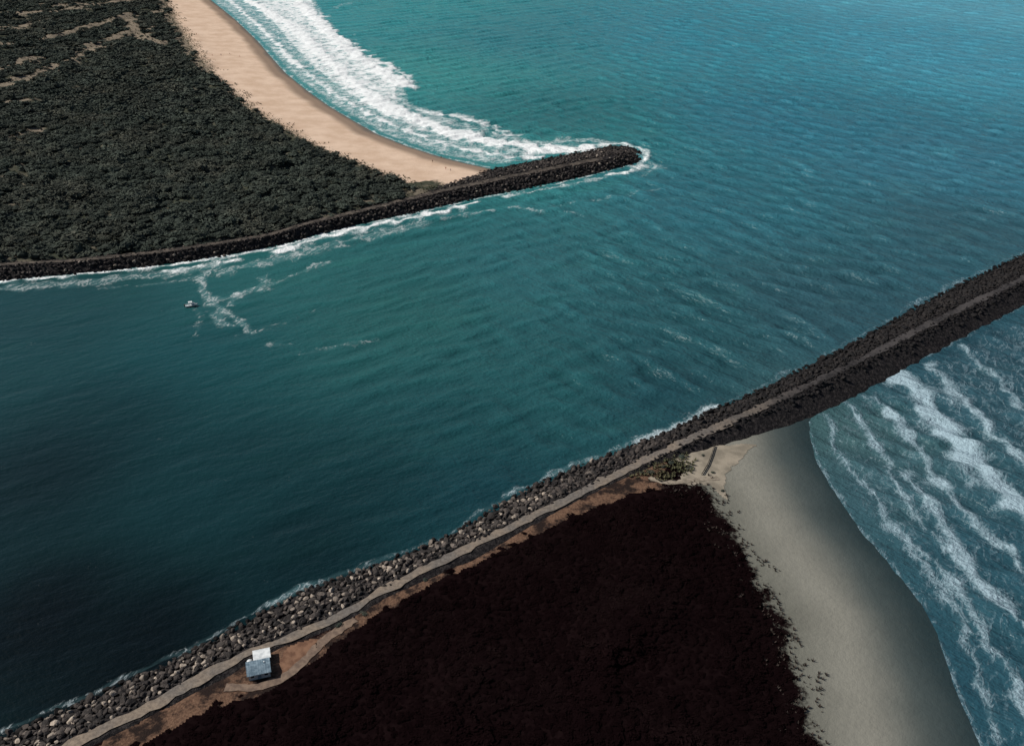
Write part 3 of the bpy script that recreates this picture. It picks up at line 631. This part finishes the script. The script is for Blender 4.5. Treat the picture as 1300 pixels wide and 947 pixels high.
add("water_tank",np_mesh("water_tank",rv*np.array([0.9,0.9,1.1])+[0,0,0.6],rf,True),white,parent=hut,loc=(-2.1,4.0,0))
dr=add("door",boxes("door",[(-0.45,0.45,-2.36,-2.303,0,2.05)],blue),parent=hut); add("handle",boxes("handle",[(0.3,0.36,-2.42,-2.362,0.95,1.1)],woodm),parent=dr)
for x in(-1.8,1.8):
    wi=add("window",boxes("window",[(x-0.5,x+0.5,-2.33,-2.303,1.0,1.9)],glass),parent=hut)
    add("frame",boxes("frame",[(x-0.6,x-0.503,-2.36,-2.303,0.92,1.98),(x+0.503,x+0.6,-2.36,-2.303,0.92,1.98),(x-0.5,x+0.5,-2.36,-2.303,0.92,0.997),(x-0.5,x+0.5,-2.36,-2.303,1.903,1.98)],white),parent=wi)
for y in(-0.9,0.9):
    add("window",boxes("window",[(2.803,2.83,y-0.45,y+0.45,1.0,1.9)],glass),parent=hut)
# ------------------------------------------------------------------ fence
def fence(pts,label):
    L=GL(pts,3.0); s=np.concatenate([[0],np.cumsum(np.hypot(*np.diff(L,axis=0).T))]); n=int(s[-1]/2.6)
    t=np.linspace(0,s[-1],n+1); C=np.column_stack([np.interp(t,s,L[:,i]) for i in range(2)]); h,_=ground_h(C)
    root=bpy.data.objects.new("timber_fence",None); col.objects.link(root); root.location=(C[0][0],C[0][1],h[0]); root["label"]=label; root["category"]="fence"
    pm=boxes("post",[(-0.07,0.07,-0.07,0.07,-0.3,0.85)],woodm)
    for c,hh in zip(C,h):
        o=bpy.data.objects.new("post",pm); col.objects.link(o); o.parent=root; o.location=(c[0]-C[0][0],c[1]-C[0][1],hh-h[0])
    for zz_ in(0.35,0.7):
        bm=bmesh.new()
        for i in range(n):
            p=Vector((C[i][0]-C[0][0],C[i][1]-C[0][1],h[i]-h[0]+zz_)); q=Vector((C[i+1][0]-C[0][0],C[i+1][1]-C[0][1],h[i+1]-h[0]+zz_)); d=q-p
            mm=Matrix.Translation((p+q)/2)@d.to_track_quat('X','Z').to_matrix().to_4x4()@Matrix.Diagonal((d.length,0.05,0.26,1)); bmesh.ops.create_cube(bm,size=1,matrix=mm)
        me=bpy.data.meshes.new("rail"); bm.to_mesh(me); bm.free(); me.materials.append(woodm); add("rail",me,parent=root)
fence([(907,564),(903,577),(898,590),(891,602)],"dark timber fence beside the beach footpath")
# ------------------------------------------------------------------ boat
bx,by=G(243,389,0)
boat=bpy.data.objects.new("motor_boat",None); col.objects.link(boat); boat.location=(bx,by,0.15); boat.rotation_euler=(0,0,math.radians(20)); boat["label"]="small white motor boat under way in the river"; boat["category"]="boat"
bm=bmesh.new(); secs=[(-2.3,0.85,0.0),(-1.0,0.95,-0.05),(0.6,0.9,0.0),(1.7,0.55,0.12),(2.6,0.04,0.35)]; rings=[]
for x,wd,zb in secs:
    top=0.62+0.08*max(0,x); rings.append([bm.verts.new(c) for c in((x,-wd,top),(x,-wd*0.75,zb+0.1),(x,0,zb-0.15),(x,wd*0.75,zb+0.1),(x,wd,top),(x,wd*0.82,top),(x,wd*0.6,0.25+max(0,zb)),(x,-wd*0.6,0.25+max(0,zb)),(x,-wd*0.82,top))])
for a,b in zip(rings[:-1],rings[1:]):
    for i in range(9): bm.faces.new((a[i],a[(i+1)%9],b[(i+1)%9],b[i]))
bm.faces.new(rings[0]); bm.faces.new(rings[-1][::-1]); bmesh.ops.recalc_face_normals(bm,faces=bm.faces[:])
me=bpy.data.meshes.new("hull"); bm.to_mesh(me); bm.free(); add("hull",me,white,parent=boat)
add("cabin",boxes("cabin",[(0.1,1.3,-0.55,0.55,0.45,1.15)],white),parent=boat)
add("canopy",boxes("canopy",[(-1.0,0.5,-0.75,0.75,1.75,1.83),(-0.95,-0.9,-0.7,-0.65,0.5,1.75),(-0.95,-0.9,0.65,0.7,0.5,1.75),(0.4,0.45,-0.7,-0.65,1.1,1.75),(0.4,0.45,0.65,0.7,1.1,1.75)],white),parent=boat)
add("windscreen",boxes("windscreen",[(-0.02,0.08,-0.5,0.5,0.85,1.3)],glass),parent=boat)
add("outboard_motor",boxes("outboard_motor",[(-2.75,-2.32,-0.2,0.2,0.45,1.0),(-2.62,-2.45,-0.08,0.08,-0.4,0.45)],woodm),parent=boat)
# ------------------------------------------------------------------ people on the beach
skin=simple("skin",(0.38,0.22,0.15),(0.42,0.25,0.17),5,0.6); cl=[simple("red_cloth",(0.35,0.05,0.04),(0.4,0.07,0.05)),simple("blue_cloth",(0.05,0.08,0.25),(0.06,0.1,0.3)),simple("dark_cloth",(0.03,0.03,0.035),(0.05,0.05,0.05))]
vs=[(0,0,.95),(0,0,1.2),(0,0,1.42),(0,0,1.53),(0,0.02,1.68),(-.19,0,1.42),(-.27,0.02,1.14),(-.28,.1,.88),(.19,0,1.42),(.27,-.02,1.14),(.28,.04,.88),(-.1,0,.9),(-.12,.14,.5),(-.12,.1,.08),(-.12,.24,.04),(.1,0,.9),(.12,-.1,.5),(.12,-.3,.1),(.12,-.18,.04)]
es=[(0,1),(1,2),(2,3),(3,4),(2,5),(5,6),(6,7),(2,8),(8,9),(9,10),(0,11),(11,12),(12,13),(13,14),(0,15),(15,16),(16,17),(17,18)]
rad=[.15,.14,.15,.06,.1,.07,.05,.035,.07,.05,.035,.1,.065,.045,.04,.1,.065,.045,.04]
pme=bpy.data.meshes.new("person"); pme.from_pydata(vs,es,[]); pme.materials.append(skin)
def shorts(mat):
    bm=bmesh.new(); bmesh.ops.create_cone(bm,cap_ends=True,segments=12,radius1=0.2,radius2=0.175,depth=0.42,matrix=Matrix.Translation((0,0,.86))); bmesh.ops.scale(bm,vec=(1.1,0.95,1),verts=bm.verts)
    me=bpy.data.meshes.new("shorts"); bm.to_mesh(me); bm.free(); me.materials.append(mat); return me
shm=[shorts(c) for c in cl]
nm=["red","blue","black"]
for i,(px,py) in enumerate([(270,74),(281,73),(292,71),(304,73),(572,217),(549,205),(566,215),(470,168),(560,199),(250,48)]):
    x,y=G(px,py,1.6); hh=ground_h(np.array([[x,y]]))[0][0]
    o=bpy.data.objects.new("person",pme); col.objects.link(o); o.location=(x,y,hh-0.02); o.rotation_euler=(0,0,rng.uniform(0,6.28))
    o.modifiers.new("skin",'SKIN')
    if i==0:
        for v,r in zip(pme.skin_vertices[0].data,rad): v.radius=(r,r)
        pme.skin_vertices[0].data[0].use_root=True
    o.modifiers.new("sub",'SUBSURF').levels=1
    o["label"]="walking person in "+nm[i%3]+" shorts on the sand"; o["category"]="person"; o["group"]="people walking on the beach"
    c=bpy.data.objects.new("shorts",shm[i%3]); col.objects.link(c); c.parent=o
print("done")
